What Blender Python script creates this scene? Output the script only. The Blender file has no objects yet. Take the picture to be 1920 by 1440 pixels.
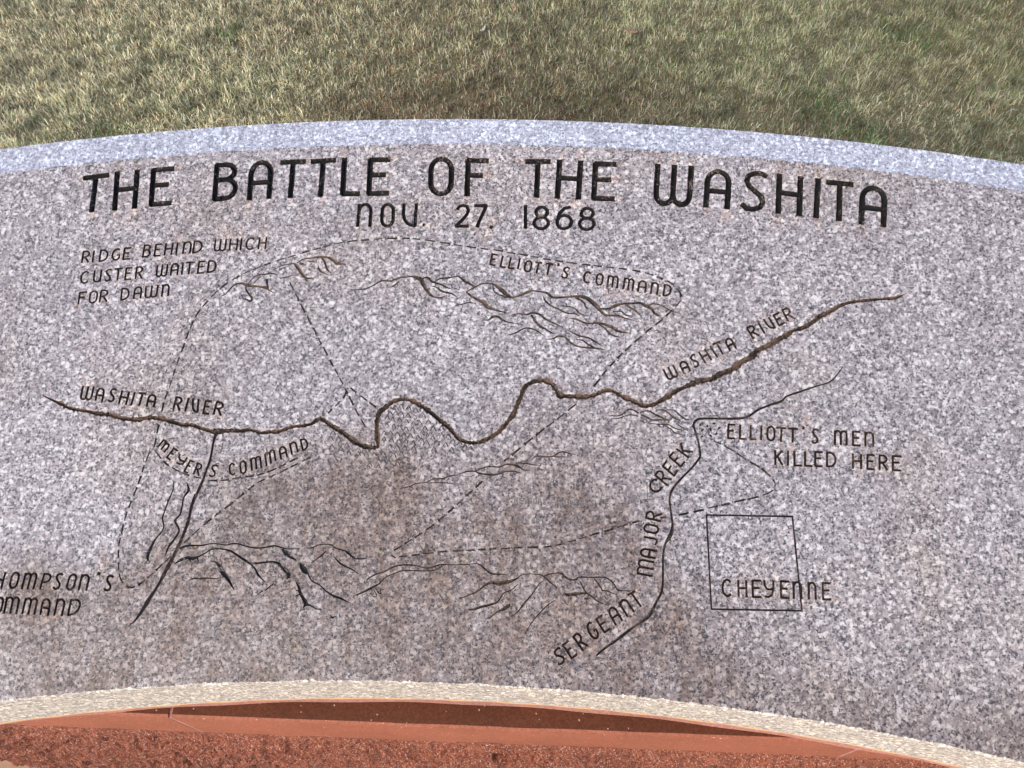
import bpy, math, random
import numpy as np
from mathutils import Matrix, Vector, noise
from mathutils.geometry import delaunay_2d_cdt

random.seed(7); rng = np.random.default_rng(7)
sc = bpy.context.scene
col = sc.collection

# ------------------------------------------------------------------ camera
F_PX = 1442.0                              # focal length, for a picture 1920 wide
PITCH = math.atan2(F_PX, 929.0)            # how far down the camera looks
EYE = 1.62
ROLL = math.atan(0.03)
RY = np.array([[math.cos(ROLL), 0, math.sin(ROLL)], [0, 1, 0], [-math.sin(ROLL), 0, math.cos(ROLL)]])
EYEV = np.array([0, 0, EYE])
R_ = RY @ np.array([1.0, 0, 0])
U_ = RY @ np.array([0, math.sin(PITCH), math.cos(PITCH)])
F_ = RY @ np.array([0, math.cos(PITCH), -math.sin(PITCH)])
cam = bpy.data.cameras.new("camera")
cam_o = bpy.data.objects.new("camera", cam); col.objects.link(cam_o)
cam_o.matrix_world = Matrix(((R_[0], U_[0], -F_[0], 0), (R_[1], U_[1], -F_[1], 0), (R_[2], U_[2], -F_[2], EYE), (0, 0, 0, 1)))
cam.sensor_width = 36.0; cam.lens = 36.0 * F_PX / 1920.0
cam.clip_start = 0.02; cam.clip_end = 2000
sc.camera = cam_o

# ------------------------------------------------------------------ light
SUN_EL, SUN_AZ = math.radians(37), math.radians(-35)   # low, behind the viewer and a little to the left
w = bpy.data.worlds.new("World"); sc.world = w; w.use_nodes = True
nt = w.node_tree; bg = nt.nodes["Background"]
sky = nt.nodes.new("ShaderNodeTexSky"); sky.sky_type = 'NISHITA'; sky.sun_disc = False
sky.sun_elevation = SUN_EL
sun_dir = np.array([math.sin(SUN_AZ) * math.cos(SUN_EL), -math.cos(SUN_AZ) * math.cos(SUN_EL), math.sin(SUN_EL)])
sky.sun_rotation = math.atan2(sun_dir[0], sun_dir[1])
nt.links.new(sky.outputs[0], bg.inputs[0]); bg.inputs[1].default_value = 0.15
sl = bpy.data.lights.new("sun", 'SUN'); sl.energy = 0.9; sl.angle = math.radians(25); sl.color = (1.0, 0.88, 0.72)
so = bpy.data.objects.new("sun", sl); col.objects.link(so)
so.rotation_euler = Vector(sun_dir).to_track_quat('Z', 'Y').to_euler()
so.location = (0, -3, 6)
sc.view_settings.view_transform = 'Standard'; sc.view_settings.look = 'None'
sc.render.filter_size = 1.0
sc.view_settings.exposure = 1.14; sc.view_settings.gamma = 1.0

# ------------------------------------------------------------------ helpers
def prop(o, label=None, cat=None, group=None, kind=None):
    if label: o["label"] = label
    if cat: o["category"] = cat
    if group: o["group"] = group
    if kind: o["kind"] = kind
    return o

def empty(name, loc):
    o = bpy.data.objects.new(name, None); col.objects.link(o); o.location = loc
    o.empty_display_size = 0.05
    return o

def mesh_obj(name, verts, faces, mat, parent=None, origin=None, smooth=False):
    """verts in world coordinates"""
    o_ = np.array(origin if origin is not None else (0, 0, 0), float)
    p_ = parent
    while p_ is not None: o_ = o_ + np.array(p_.location); p_ = p_.parent
    v = np.asarray(verts, float) - o_
    me = bpy.data.meshes.new(name)
    me.from_pydata([tuple(p) for p in v], [], [tuple(int(i) for i in f) for f in faces])
    me.materials.append(mat); me.update()
    if smooth: me.shade_smooth()
    ob = bpy.data.objects.new(name, me); col.objects.link(ob)
    if parent is not None: ob.parent = parent
    else: ob.location = o_
    return ob

class NT:
    """small node helper"""
    def __init__(s, name):
        s.m = bpy.data.materials.new(name); s.m.use_nodes = True
        s.t = s.m.node_tree; s.b = s.t.nodes["Principled BSDF"]
    def n(s, typ, **kw):
        nd = s.t.nodes.new("ShaderNode" + typ)
        ins = kw.pop('ins', {})
        for k, v in kw.items(): setattr(nd, k, v)
        for k, v in ins.items():
            if isinstance(v, bpy.types.NodeSocket): s.t.links.new(v, nd.inputs[k])
            else: nd.inputs[k].default_value = v
        return nd
    def ramp(s, fac, stops, interp='LINEAR'):
        nd = s.n('ValToRGB', ins={0: fac}); cr = nd.color_ramp; cr.interpolation = interp
        while len(cr.elements) < len(stops): cr.elements.new(0.5)
        for e, (p, c) in zip(cr.elements, stops):
            e.position = p; e.color = (c[0], c[1], c[2], 1) if not isinstance(c, float) else (c, c, c, 1)
        return nd.outputs[0]
    def mix(s, f, a, b, mode='MIX'):
        nd = s.n('Mix', data_type='RGBA', blend_type=mode)
        for i, v in ((0, f), (6, a), (7, b)):
            if isinstance(v, bpy.types.NodeSocket): s.t.links.new(v, nd.inputs[i])
            else: nd.inputs[i].default_value = v if not isinstance(v, tuple) else (*v, 1)
        return nd.outputs[2]
    def math(s, op, a, b=0.0, c=0.0):
        nd = s.n('Math', operation=op)
        for i, v in enumerate((a, b, c)):
            if isinstance(v, bpy.types.NodeSocket): s.t.links.new(v, nd.inputs[i])
            else: nd.inputs[i].default_value = v
        return nd.outputs[0]
    def link(s, a, b): s.t.links.new(a, b)
    def set(s, **kw):
        for k, v in kw.items():
            k = k.replace('_', ' ')
            if isinstance(v, bpy.types.NodeSocket): s.link(v, s.b.inputs[k])
            else: s.b.inputs[k].default_value = v if not (isinstance(v, tuple) and len(v) == 3) else (*v, 1)
        return s.m

# ------------------------------------------------------------------ the plane of the inscribed face
TAU, AZ, DPL = math.radians(18.2145), math.radians(-6.9435), 0.92
R1, R2 = 3.7460565 * DPL, 4.4895410 * DPL       # radii of the front and back edge of the face
RIM = 0.0435
n0 = np.array([math.sin(TAU) * math.sin(AZ), -math.sin(TAU) * math.cos(AZ), math.cos(TAU)])
a0 = np.array([math.cos(AZ), math.sin(AZ), 0]); b0 = np.cross(n0, a0)
N_, A_, B_ = RY @ n0, RY @ a0, RY @ b0
CEN = EYEV + A_ * 0.20636407 * DPL + B_ * (-3.86178423) * DPL - N_ * DPL

def rays(P):
    P = np.asarray(P, float)
    x = (P[:, 0] - 960) / F_PX; y = (P[:, 1] - 720) / F_PX
    return F_[None] + x[:, None] * R_ - y[:, None] * U_
def to_face(P):
    """picture point of the drawing -> coordinates on the face (metres, from the arc's centre)"""
    d = rays(P); X = EYEV + d * (-DPL / (d @ N_))[:, None] - CEN
    return np.stack([X @ A_, X @ B_], 1)
def face3d(uv, h=0.0):
    uv = np.asarray(uv, float)
    h = np.broadcast_to(np.asarray(h, float), (len(uv),))
    return CEN + uv[:, :1] * A_ + uv[:, 1:2] * B_ + h[:, None] * N_
def to_level(P, z):
    d = rays(P); return EYEV + d * ((z - EYE) / d[:, 2])[:, None]

LEDGE_Z = EYE - 1.0325
SLAB_AT = face3d([(0, R1 + .33)])[0]; SLAB_AT[2] = LEDGE_Z
def STAIN_SHADE_AT(px, py): return tuple(face3d(to_face([(px, py)]))[0] - SLAB_AT)

# ------------------------------------------------------------------ materials
def granite(name, bright=1.0, contrast=1.0, rough=0.4, wear_and_light=True, scale=1.0, tint=(1, 1, 1)):
    k = NT(name)
    co = k.n('TexCoord').outputs['Object']
    wn = k.n('TexNoise', ins={'Vector': co, 'Scale': 330.0, 'Detail': 2.0})
    off = k.n('VectorMath', operation='MULTIPLY_ADD', ins={0: wn.outputs['Color'], 1: (0.0036, 0.0036, 0.0036), 2: co}).outputs[0]
    wn2 = k.n('TexNoise', ins={'Vector': co, 'Scale': 1100.0, 'Detail': 1.0})
    off = k.n('VectorMath', operation='MULTIPLY_ADD', ins={0: wn2.outputs['Color'], 1: (0.0026, 0.0026, 0.0026), 2: off}).outputs[0]
    v1 = k.n('TexVoronoi', distance='MANHATTAN', ins={'Vector': off, 'Scale': 310.0 * scale})
    r1 = k.n('SeparateColor', ins={0: v1.outputs['Color']})
    v1b = k.n('TexVoronoi', ins={'Vector': off, 'Scale': 640.0 * scale})
    r1b = k.n('SeparateColor', ins={0: v1b.outputs['Color']})
    gr = k.math('ADD', k.math('MULTIPLY', r1.outputs[0], 0.62), k.math('MULTIPLY', r1b.outputs[0], 0.38))
    base = k.ramp(gr, [(0.08, (0.155, 0.130, 0.135)), (0.28, (0.28, 0.245, 0.25)), (0.46, (0.40, 0.36, 0.365)),
                       (0.60, (0.49, 0.41, 0.40)), (0.74, (0.60, 0.56, 0.57)), (0.92, (0.84, 0.81, 0.81))])
    # fine mottling inside the grains
    fn = k.n('TexNoise', ins={'Vector': co, 'Scale': 900.0, 'Detail': 3.0, 'Roughness': 0.7})
    fm = k.ramp(fn.outputs[0], [(0.3, 0.72), (0.7, 1.25)])
    c = k.mix(0.75, base, fm, 'MULTIPLY')
    # dark mica grains, gathered in loose drifts
    v2 = k.n('TexVoronoi', distance='MANHATTAN', ins={'Vector': off, 'Scale': 520.0 * scale})
    r2 = k.n('SeparateColor', ins={0: v2.outputs['Color']})
    cl = k.n('TexNoise', ins={'Vector': co, 'Scale': 62.0, 'Detail': 2.0})
    th = k.math('MULTIPLY_ADD', cl.outputs[0], -0.40, 1.03)
    dk = k.math('GREATER_THAN', r2.outputs[1], th)
    c = k.mix(k.math('MULTIPLY', dk, 0.88 * contrast), c, (0.035, 0.035, 0.042))
    # pale feldspar crystals
    v3 = k.n('TexVoronoi', ins={'Vector': off, 'Scale': 260.0 * scale})
    r3 = k.n('SeparateColor', ins={0: v3.outputs['Color']})
    lt = k.math('GREATER_THAN', r3.outputs[2], 0.935)
    c = k.mix(k.math('MULTIPLY', lt, 0.75), c, (0.86, 0.82, 0.80))
    lf = k.n('TexNoise', ins={'Vector': co, 'Scale': 7.0, 'Detail': 4.0, 'Roughness': 0.6})
    c = k.mix(1.0, c, k.ramp(lf.outputs[0], [(0.3, (0.90, 0.90, 0.91)), (0.7, (1.08, 1.07, 1.07))]), 'MULTIPLY')
    if contrast < 1: c = k.mix(1 - contrast, c, (0.42, 0.40, 0.40))
    if wear_and_light:
        spots = None  # brown stains, enlarged to paint the viewer's soft shade on the lower face
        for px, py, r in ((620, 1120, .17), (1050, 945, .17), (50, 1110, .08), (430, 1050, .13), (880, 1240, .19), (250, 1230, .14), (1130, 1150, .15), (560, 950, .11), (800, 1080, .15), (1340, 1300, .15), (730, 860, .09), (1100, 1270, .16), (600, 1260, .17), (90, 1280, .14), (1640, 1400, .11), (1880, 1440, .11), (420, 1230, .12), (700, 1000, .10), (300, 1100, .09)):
            p = STAIN_SHADE_AT(px, py)
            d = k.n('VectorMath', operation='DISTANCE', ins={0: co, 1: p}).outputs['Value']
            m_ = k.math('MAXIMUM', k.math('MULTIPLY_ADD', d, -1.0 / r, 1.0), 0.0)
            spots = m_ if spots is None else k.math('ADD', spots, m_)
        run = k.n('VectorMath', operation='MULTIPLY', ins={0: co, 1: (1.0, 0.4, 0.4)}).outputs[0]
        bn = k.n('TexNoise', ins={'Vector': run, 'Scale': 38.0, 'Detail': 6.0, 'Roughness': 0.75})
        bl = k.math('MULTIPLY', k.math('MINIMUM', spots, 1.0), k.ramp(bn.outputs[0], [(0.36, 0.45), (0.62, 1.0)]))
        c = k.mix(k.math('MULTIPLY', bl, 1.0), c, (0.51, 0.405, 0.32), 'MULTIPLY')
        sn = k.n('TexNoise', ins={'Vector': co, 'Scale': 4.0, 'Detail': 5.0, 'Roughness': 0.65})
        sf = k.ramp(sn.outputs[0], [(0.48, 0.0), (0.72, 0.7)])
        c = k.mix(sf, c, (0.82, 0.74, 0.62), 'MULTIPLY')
        at = k.n('Attribute', attribute_name='wear_and_light')  # warm pale rim of chipped stone, with lit groove edges painted in
        c = k.mix(k.math('MULTIPLY', at.outputs['Fac'], 0.6), c, (1.28, 1.06, 0.86), 'MULTIPLY')
    c = k.mix(1.0, c, tuple(bright * t for t in tint), 'MULTIPLY')
    bp = k.n('Bump', ins={'Strength': 0.12, 'Distance': 0.0006, 'Height': fn.outputs[0]})
    k.link(bp.outputs[0], k.b.inputs['Normal'])
    rr = k.ramp(r1.outputs[1], [(0.0, rough - 0.06), (1.0, rough + 0.1)])
    return k.set(Base_Color=c, Roughness=rr)

def groove_mat(name, dark, worn, amount, rough=0.65):
    k = NT(name)
    co = k.n('TexCoord').outputs['Object']
    a = k.n('TexNoise', ins={'Vector': co, 'Scale': 260.0, 'Detail': 4.0, 'Roughness': 0.75})
    b = k.n('TexNoise', ins={'Vector': co, 'Scale': 45.0, 'Detail': 3.0})
    s = k.math('ADD', a.outputs[0], k.math('MULTIPLY', b.outputs[0], 0.6))
    f = k.ramp(s, [(1.0 - amount, 0.0), (1.16 - amount, 1.0)])
    c = k.mix(f, dark, worn)
    bp = k.n('Bump', ins={'Strength': 0.6, 'Distance': 0.001, 'Height': a.outputs[0]})
    k.link(bp.outputs[0], k.b.inputs['Normal'])
    k.b.inputs['Specular IOR Level'].default_value = 0.2
    return k.set(Base_Color=c, Roughness=rough)

def red_stone(name, a, b, rough=0.6, scale=240.0, bump=0.3, sparkle=0.0):
    k = NT(name)
    co = k.n('TexCoord').outputs['Object']
    v = k.n('TexVoronoi', ins={'Vector': co, 'Scale': scale})
    r = k.n('SeparateColor', ins={0: v.outputs['Color']})
    n1 = k.n('TexNoise', ins={'Vector': co, 'Scale': scale * 2.2, 'Detail': 3.0, 'Roughness': 0.7})
    n2 = k.n('TexNoise', ins={'Vector': co, 'Scale': 9.0, 'Detail': 4.0})
    c = k.mix(k.ramp(r.outputs[0], [(0.1, 0.0), (0.9, 1.0)]), a, b)
    c = k.mix(0.8, c, k.ramp(n1.outputs[0], [(0.3, 0.7), (0.7, 1.25)]), 'MULTIPLY')
    c = k.mix(0.7, c, k.ramp(n2.outputs[0], [(0.3, 0.82), (0.7, 1.15)]), 'MULTIPLY')
    if sparkle:
        v2 = k.n('TexVoronoi', ins={'Vector': co, 'Scale': scale * 1.5})
        r2 = k.n('SeparateColor', ins={0: v2.outputs['Color']})
        g = k.math('GREATER_THAN', r2.outputs[1], 1 - sparkle)
        c = k.mix(k.math('MULTIPLY', g, 0.7), c, (0.74, 0.48, 0.36))
        g2 = k.math('LESS_THAN', r2.outputs[2], sparkle * 1.2)
        c = k.mix(k.math('MULTIPLY', g2, 0.7), c, (0.07, 0.025, 0.018))
    bp = k.n('Bump', ins={'Strength': bump, 'Distance': 0.002, 'Height': n1.outputs[0]})
    k.link(bp.outputs[0], k.b.inputs['Normal'])
    k.b.inputs['Specular IOR Level'].default_value = 0.3
    return k.set(Base_Color=c, Roughness=rough)

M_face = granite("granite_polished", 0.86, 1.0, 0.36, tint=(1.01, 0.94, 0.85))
M_edge = granite("granite_sawn_edge", 1.10, 0.80, 0.75, wear_and_light=False, tint=(1.10, 1.0, 0.79))
M_rim = granite("granite_sawn_rim", 1.17, 0.8, 0.6, wear_and_light=False, tint=(0.92, 0.955, 0.99))  # the sky's blue cast is put into this tint
M_black = groove_mat("letter_paint_black", (0.014, 0.012, 0.011), (0.24, 0.18, 0.14), 0.10)
M_line = groove_mat("letter_stain_dark", (0.024, 0.016, 0.012), (0.14, 0.092, 0.065), 0.17)
M_river = groove_mat("groove_weathered_brown", (0.026, 0.019, 0.014), (0.150, 0.09, 0.058), 0.27)
M_ridge = groove_mat("groove_brown", (0.026, 0.018, 0.013), (0.15, 0.092, 0.058), 0.27)
M_dash = groove_mat("groove_dash", (0.024, 0.017, 0.012), (0.15, 0.10, 0.07), 0.24)
M_tepee = groove_mat("groove_tepee", (0.07, 0.055, 0.045), (0.24, 0.19, 0.16), 0.36)
M_faint = groove_mat("groove_faint", (0.12, 0.10, 0.09), (0.22, 0.19, 0.17), 0.3)

# ------------------------------------------------------------------ strokes
STROKES = []     # (group, points on face (n,2), half widths (n))
ZOOM = dict(A=(1220, 540, 3.84), B=(900, 440, 4.8), C=(640, 470, 6), D=(380, 460, 6.4), E=(60, 690, 4.8), F=(400, 720, 6),
            G=(580, 720, 5.0526), H=(1120, 720, 4.8), I=(1000, 920, 4.2353), J=(640, 1020, 5.3333), K=(860, 1040, 5.647),
            L=(320, 1000, 4.8), M=(0, 1040, 6), N=(740, 830, 4.571), O=(200, 840, 2.8), P=(1300, 780, 2.505),
            Q=(0, 220, 3), R=(640, 220, 3), S=(1280, 220, 3), V=(640, 680, 3), W=(0, 0, 1))
def src(z, pts):
    ox, oy, s = ZOOM[z]; return [(ox + x / s, oy + y / s) for x, y in pts]
def catmull(P, n):
    P = np.asarray(P, float); Q = np.vstack([2 * P[0] - P[1], P, 2 * P[-1] - P[-2]])
    out = []
    for i in range(1, len(Q) - 2):
        for j in range(n):
            t = j / n
            out.append(0.5 * ((2 * Q[i]) + (-Q[i - 1] + Q[i + 1]) * t + (2 * Q[i - 1] - 5 * Q[i] + 4 * Q[i + 1] - Q[i + 2]) * t * t
                              + (-Q[i - 1] + 3 * Q[i] - 3 * Q[i + 1] + Q[i + 2]) * t ** 3))
    out.append(Q[-2]); return np.array(out)

def organic(group, z, text, wscale=1.12, n=6, rough=0.14):
    """hand cut line: 'x,y,w x,y,w ...' with w the width; missing w repeats the last"""
    for line in text.strip().split('\n'):
        P = []; wlast = 10.0
        for tok in line.split():
            q = [float(t) for t in tok.split(',')]
            if len(q) == 3: wlast = q[2]
            P.append((q[0], q[1], wlast))
        ox, oy, s = ZOOM[z]
        P = np.array([(ox + x / s, oy + y / s, ww / s) for x, y, ww in P])
        # break at sharp corners
        parts = []; cur = [0]
        for i in range(1, len(P) - 1):
            cur.append(i)
            d1 = P[i, :2] - P[i - 1, :2]; d2 = P[i + 1, :2] - P[i, :2]
            if d1 @ d2 / (np.linalg.norm(d1) * np.linalg.norm(d2) + 1e-9) < 0.15:
                parts.append(cur); cur = [i]
        cur.append(len(P) - 1); parts.append(cur)
        for c in parts:
            if len(c) < 2: continue
            X = catmull(P[c], n)
            uv = to_face(X[:, :2])
            px = np.linalg.norm(to_face(X[:, :2] + np.array([0.7, 0.7])) - uv, axis=1)
            hw = np.maximum(np.abs(X[:, 2]) * px * 0.5 * wscale, 0.00045)
            hw *= 1 + rough * rng.uniform(-1, 1, len(hw)) * (hw > 0.0012)
            STROKES.append((group, uv, hw))

def ell(cx, cy, rx, ry, a0, a1, n=8):
    return [(cx + rx * math.cos(math.radians(a0 + (a1 - a0) * i / n)), cy + ry * math.sin(math.radians(a0 + (a1 - a0) * i / n))) for i in range(n + 1)]
AR = ell(.5, .68, .5, .32, 180, 0)                      # arch over the full width
GL = {
 'T': [[(0, 1), (1, 1)], [(.5, 1), (.5, 0)]],
 'H': [[(0, 0), (0, 1)], [(1, 0), (1, 1)], [(0, .53), (1, .53)]],
 'E': [[(0, 0), (0, 1)], [(0, 1), (1, 1)], [(0, .55), (.78, .55)], [(0, 0), (1, 0)]],
 'F': [[(0, 0), (0, 1)], [(0, 1), (1, 1)], [(0, .57), (.72, .57)]],
 'L': [[(0, 1), (0, 0)], [(0, 0), (1, 0)]],
 'I': [[(0, 0), (0, 1)]],
 'O': [ell(.5, .70, .5, .30, 0, 180) + ell(.5, .30, .5, .30, 180, 360), [(1, .28), (1, .72)]],
 'A': [[(0, 0)] + AR + [(1, 0)], [(0, .44), (1, .44)]],
 'N': [[(0, 0), (0, 1)], [(0, .62)] + AR[1:] + [(1, 0)]],
 'M': [[(0, 0), (0, 1)], [(0, .65)] + ell(.25, .74, .25, .26, 160, 0) + [(.5, 0)], [(.5, .7)] + ell(.75, .74, .25, .26, 160, 0) + [(1, 0)]],
 'W': [[(0, 1)] + ell(.25, .24, .25, .24, 180, 330) + [(.5, .2)], [(.5, 1), (.5, .1)], [(.5, .22)] + ell(.75, .24, .25, .24, 210, 360) + [(1, 1)]],
 'U': [[(0, 1)] + ell(.5, .30, .5, .30, 180, 330) + [(1, .3)], [(1, 1), (1, 0)]],
 'V': [[(0, 1), (.02, .55), (.12, .28), (.38, .10), (.72, .02), (1, 0)], [(1, 1), (1, 0)]],
 'B': [[(0, 0), (0, 1)], [(0, 1), (.45, 1)] + ell(.45, .78, .45, .22, 80, -80) + [(0, .55)], [(.3, .55)] + ell(.5, .28, .5, .28, 85, -85) + [(0, 0)]],
 'D': [[(0, 0), (0, 1)], [(0, 1), (.3, .99)] + ell(.35, .5, .65, .48, 70, -70, 10) + [(.3, .01), (0, 0)]],
 'P': [[(0, 0), (0, 1)], [(0, 1), (.5, 1)] + ell(.5, .75, .5, .25, 75, -75) + [(.5, .48), (0, .46)]],
 'R': [[(0, 0), (0, 1)], [(0, 1), (.45, 1)] + ell(.45, .76, .48, .24, 75, -75) + [(.45, .5), (0, .48)], [(.38, .5), (1, 0)]],
 'K': [[(0, 0), (0, 1)], [(1, 1), (.04, .47)], [(.3, .6), (1, 0)]],
 'C': [ell(.56, .5, .56, .5, 48, 312, 14)],
 'G': [ell(.56, .5, .56, .5, 55, 318, 14) + [(1.0, .44), (.66, .44)]],
 'S': [[(1, .93), (.78, 1), (.48, 1), (.2, .93), (.12, .78), (.24, .64), (.55, .50), (.84, .36), (.93, .2), (.82, .06), (.5, 0), (.18, .02), (0, .12)]],
 'J': [[(1, 1), (1, .25), (.86, .06), (.5, 0), (0, .06)]],
 'Y': [[(0, 1), (.04, .7), (.3, .48), (.7, .46), (.95, .56)], [(1, 1), (.97, .5), (.82, .14), (.45, 0), (.1, .03)]],
 '1': [[(0, 0), (0, 1)]],
 '2': [[(.05, .82), (.2, .96), (.5, 1), (.8, .95), (.95, .78), (.88, .58), (.62, .38), (.25, .16), (0, 0)], [(0, 0), (1, 0)]],
 '7': [[(0, 1), (1, 1)], [(1, 1), (.7, .62), (.42, .25), (.25, 0)]],
 '8': [ell(.5, .76, .4, .24, 0, 180) + ell(.5, .76, .4, .24, 180, 350), ell(.5, .27, .5, .27, 0, 180) + ell(.5, .27, .5, .27, 180, 350), [(.9, .7), (.9, .8)], [(1, .22), (1, .32)]],
 '6': [[(.85, 1), (.45, .93), (.12, .68), (0, .36)] + ell(.5, .31, .5, .31, 180, 360) , [(1, .31)] + ell(.5, .31, .5, .31, 0, 165)],
}
def put(group, pts, width, ends=0.0):
    P = np.array(pts, float)
    P = P[np.concatenate([[True], np.linalg.norm(np.diff(P, axis=0), axis=1) > 0.05])]
    uv = to_face(P)
    if ends:
        d = uv[0] - uv[1]; uv[0] = uv[0] + d / np.linalg.norm(d) * ends
        d = uv[-1] - uv[-2]; uv[-1] = uv[-1] + d / np.linalg.norm(d) * ends
    if width > 0.0035:                               # let long straight cuts waver a little
        q = [uv[0]]
        for a, b in zip(uv[:-1], uv[1:]):
            m = max(1, int(np.linalg.norm(b - a) / 0.006))
            q += [a + (b - a) * (j + 1) / m for j in range(m)]
        uv = np.array(q); uv[1:-1] += rng.normal(0, 0.00012, uv[1:-1].shape)
    hw = np.full(len(uv), width * 0.5) * (1 + 0.06 * rng.uniform(-1, 1, len(uv)))
    STROKES.append((group, uv, hw))
def letter(group, z, ch, BL, TL, BR, width):
    BL, TL, BR = (np.array(q, float) for q in src(z, [BL, TL, BR]))
    for st in GL[ch]:
        put(group, [BL + (BR - BL) * x + (TL - BL) * y for x, y in st], width, ends=width * 0.25)
def frames(group, z, text, width):
    for tok in text.split('/'):
        q = tok.split(); v = [float(t) for t in q[1:]]
        if len(v) == 4: v += [v[0] + 30, v[1]]
        letter(group, z, q[0], v[0:2], v[2:4], v[4:6], width)
def row(group, z, base, up, text, width):
    bx = [p[0] for p in base]; by = [p[1] for p in base]
    f = lambda x: float(np.interp(x, bx, by))
    for tok in text.split():
        ch, r = tok.split(':'); r = [float(t) for t in r.split('-')]
        x0, x1 = (r[0], r[1]) if len(r) > 1 else (r[0], r[0] + 30)
        letter(group, z, ch, (x0, f(x0)), (x0 + up[0], f(x0) + up[1]), (x1, f(x1)), width)
def dot(group, z, x, y, width, dx=0, dy=0.6):
    s = ZOOM[z][2]
    P = src(z, [(x - dx * s, y - dy * s), (x + dx * s, y + dy * s)])
    put(group, P, width, ends=width * 0.3)
def dashes(group, text, on=17.0, off=7.5, width=0.0021):
    P = np.array([[float(t) for t in tok.split(',')] for tok in text.split()])
    P = catmull(P, 6); seg = np.linalg.norm(np.diff(P, axis=0), axis=1); L = np.concatenate([[0], np.cumsum(seg)])
    s = 0.0
    at = lambda t: np.array([np.interp(t, L, P[:, 0]), np.interp(t, L, P[:, 1])])
    while s < L[-1] - 4:
        e = min(s + on * random.uniform(0.8, 1.2), L[-1])
        ts = np.linspace(s, e, 4)
        uv = to_face(np.array([at(t) for t in ts]) + rng.normal(0, 0.25, 2))
        k_ = random.uniform(0.75, 1.2)
        hw = np.array([0.8, 1, 1.05, 1.1]) * width * 0.5 * k_
        if random.random() < 0.25: hw[-1] *= 1.7
        STROKES.append((group, uv, hw))
        s = e + off * random.uniform(0.7, 1.25)

# --- heading
TW = 0.0077
frames('title THE', 'Q', "T 450 535 475 342 582 518/H 645 518 660 312 757 507/E 850 490 865 297 958 482", TW)
frames('title BATTLE', 'Q', "B 1207 460 1222 270 1320 452/A 1403 460 1418 258 1513 452/T 1570 450 1585 255 1698 443/T 1740 444 1755 249 1868 436", TW)
frames('title BATTLE', 'R', "L 8 430 18 235 97 430/E 155 428 165 240 260 426", TW)
frames('title OF', 'R', "O 502 430 506 234 617 430/F 707 437 714 242 815 440", TW)
frames('title second THE', 'R', "T 1034 445 1043 249 1161 445/H 1215 450 1228 245 1333 455/E 1420 456 1430 262 1530 459", TW)
frames('title WASHITA', 'R', "W 1768 482 1780 268 1956 494", TW)
frames('title WASHITA', 'S', "A 130 500 143 300 250 510/S 335 515 350 312 455 520/H 537 535 545 325 655 548/I 750 560 762 350/T 810 570 815 365 948 583/A 1005 595 1012 390 1130 610", TW)
DW = 0.0048
frames('date NOV.', 'R', "N 92 612 102 490 160 612/O 226 612 230 490 290 612/V 345 610 352 488 415 610", DW); dot('date NOV.', 'R', 463, 605, 0.004, 0.5, 0)
frames('date 27.', 'R', "2 645 612 652 495 712 612/7 748 615 752 497 812 615", DW); dot('date 27.', 'R', 843, 617, 0.004, -0.8, 1.8)
frames('date 1868', 'R', "1 1035 622 1037 497/8 1083 625 1088 503 1163 628/6 1212 627 1218 505 1293 627/8 1338 630 1343 510 1420 632", DW)
# --- small lettering
LW = 0.0027
rb = [(455, 818), (735, 795), (800, 785), (1140, 757), (1200, 752), (1505, 738)]
row('word RIDGE', 'Q', rb, (10, -62), "R:460-497 I:520 D:558-600 G:628-668 E:692-728", LW)
row('word BEHIND', 'Q', rb, (10, -64), "B:803-840 E:868-900 H:925-963 I:990 N:1028-1068 D:1085-1130", LW)
row('word WHICH', 'Q', rb, (8, -64), "W:1205-1265 H:1290-1330 I:1352 C:1382-1425 H:1453-1492", LW)
cb = [(450, 935), (565, 922), (740, 910), (800, 903), (1000, 885), (1215, 868)]
row('word CUSTER', 'Q', cb, (8, -64), "C:452-493 U:525-563 S:590-620 T:640-680 E:703-735 R:762-797", LW)
row('word WAITED', 'Q', cb, (8, -64), "W:878-935 A:960-997 I:1022 T:1040-1083 E:1112-1145 D:1168-1210", LW)
fb = [(440, 1050), (605, 1035), (680, 1027), (945, 1003)]
row('word FOR', 'Q', fb, (10, -64), "F:440-478 O:500-540 R:560-600", LW)
row('word DAWN', 'Q', fb, (8, -64), "D:680-720 A:752-790 W:815-880 N:910-945", LW)
eb = [(92, 268), (185, 287), (255, 300), (345, 308), (395, 328), (490, 343), (632, 360), (735, 385), (785, 392), (930, 428), (1040, 445), (1140, 466), (1290, 488), (1420, 510), (1535, 528), (1650, 548), (1720, 552)]
row("word ELLIOTT'S", 'B', eb, (20, -94), "E:92-135 L:185-228 L:258-305 I:340 O:395-450 T:482-536 T:578-635 S:735-785", LW)
dot("word ELLIOTT'S", 'B', 706, 270, 0.0032, -0.4, 1.6)
row('word COMMAND', 'B', eb, (14, -98), "C:930-985 O:1043-1096 M:1145-1232 M:1290-1372 A:1422-1485 N:1537-1593 D:1650-1710", LW)
frames('word WASHITA', 'A', "W 130 662 92 588 200 632/A 240 615 205 540 285 597/S 318 575 282 495 350 555/H 395 540 348 462 437 518/I 480 497 430 420/T 494 485 450 405 544 465/A 572 452 533 378 613 430", LW)
frames('word RIVER', 'A', "R 740 365 693 288 780 340/I 820 325 775 250/V 860 300 815 228 895 285/E 925 270 885 197 965 250/R 990 238 948 160 1035 218", LW)
frames('word WASHITA left', 'E', "W 435 280 460 165 530 285/A 572 290 595 180 630 298/S 685 300 708 190 735 300/H 783 318 812 205 845 328/I 893 332 925 222/T 936 335 968 225 993 340/A 1032 345 1055 240 1095 350", LW * 1.1)
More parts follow.
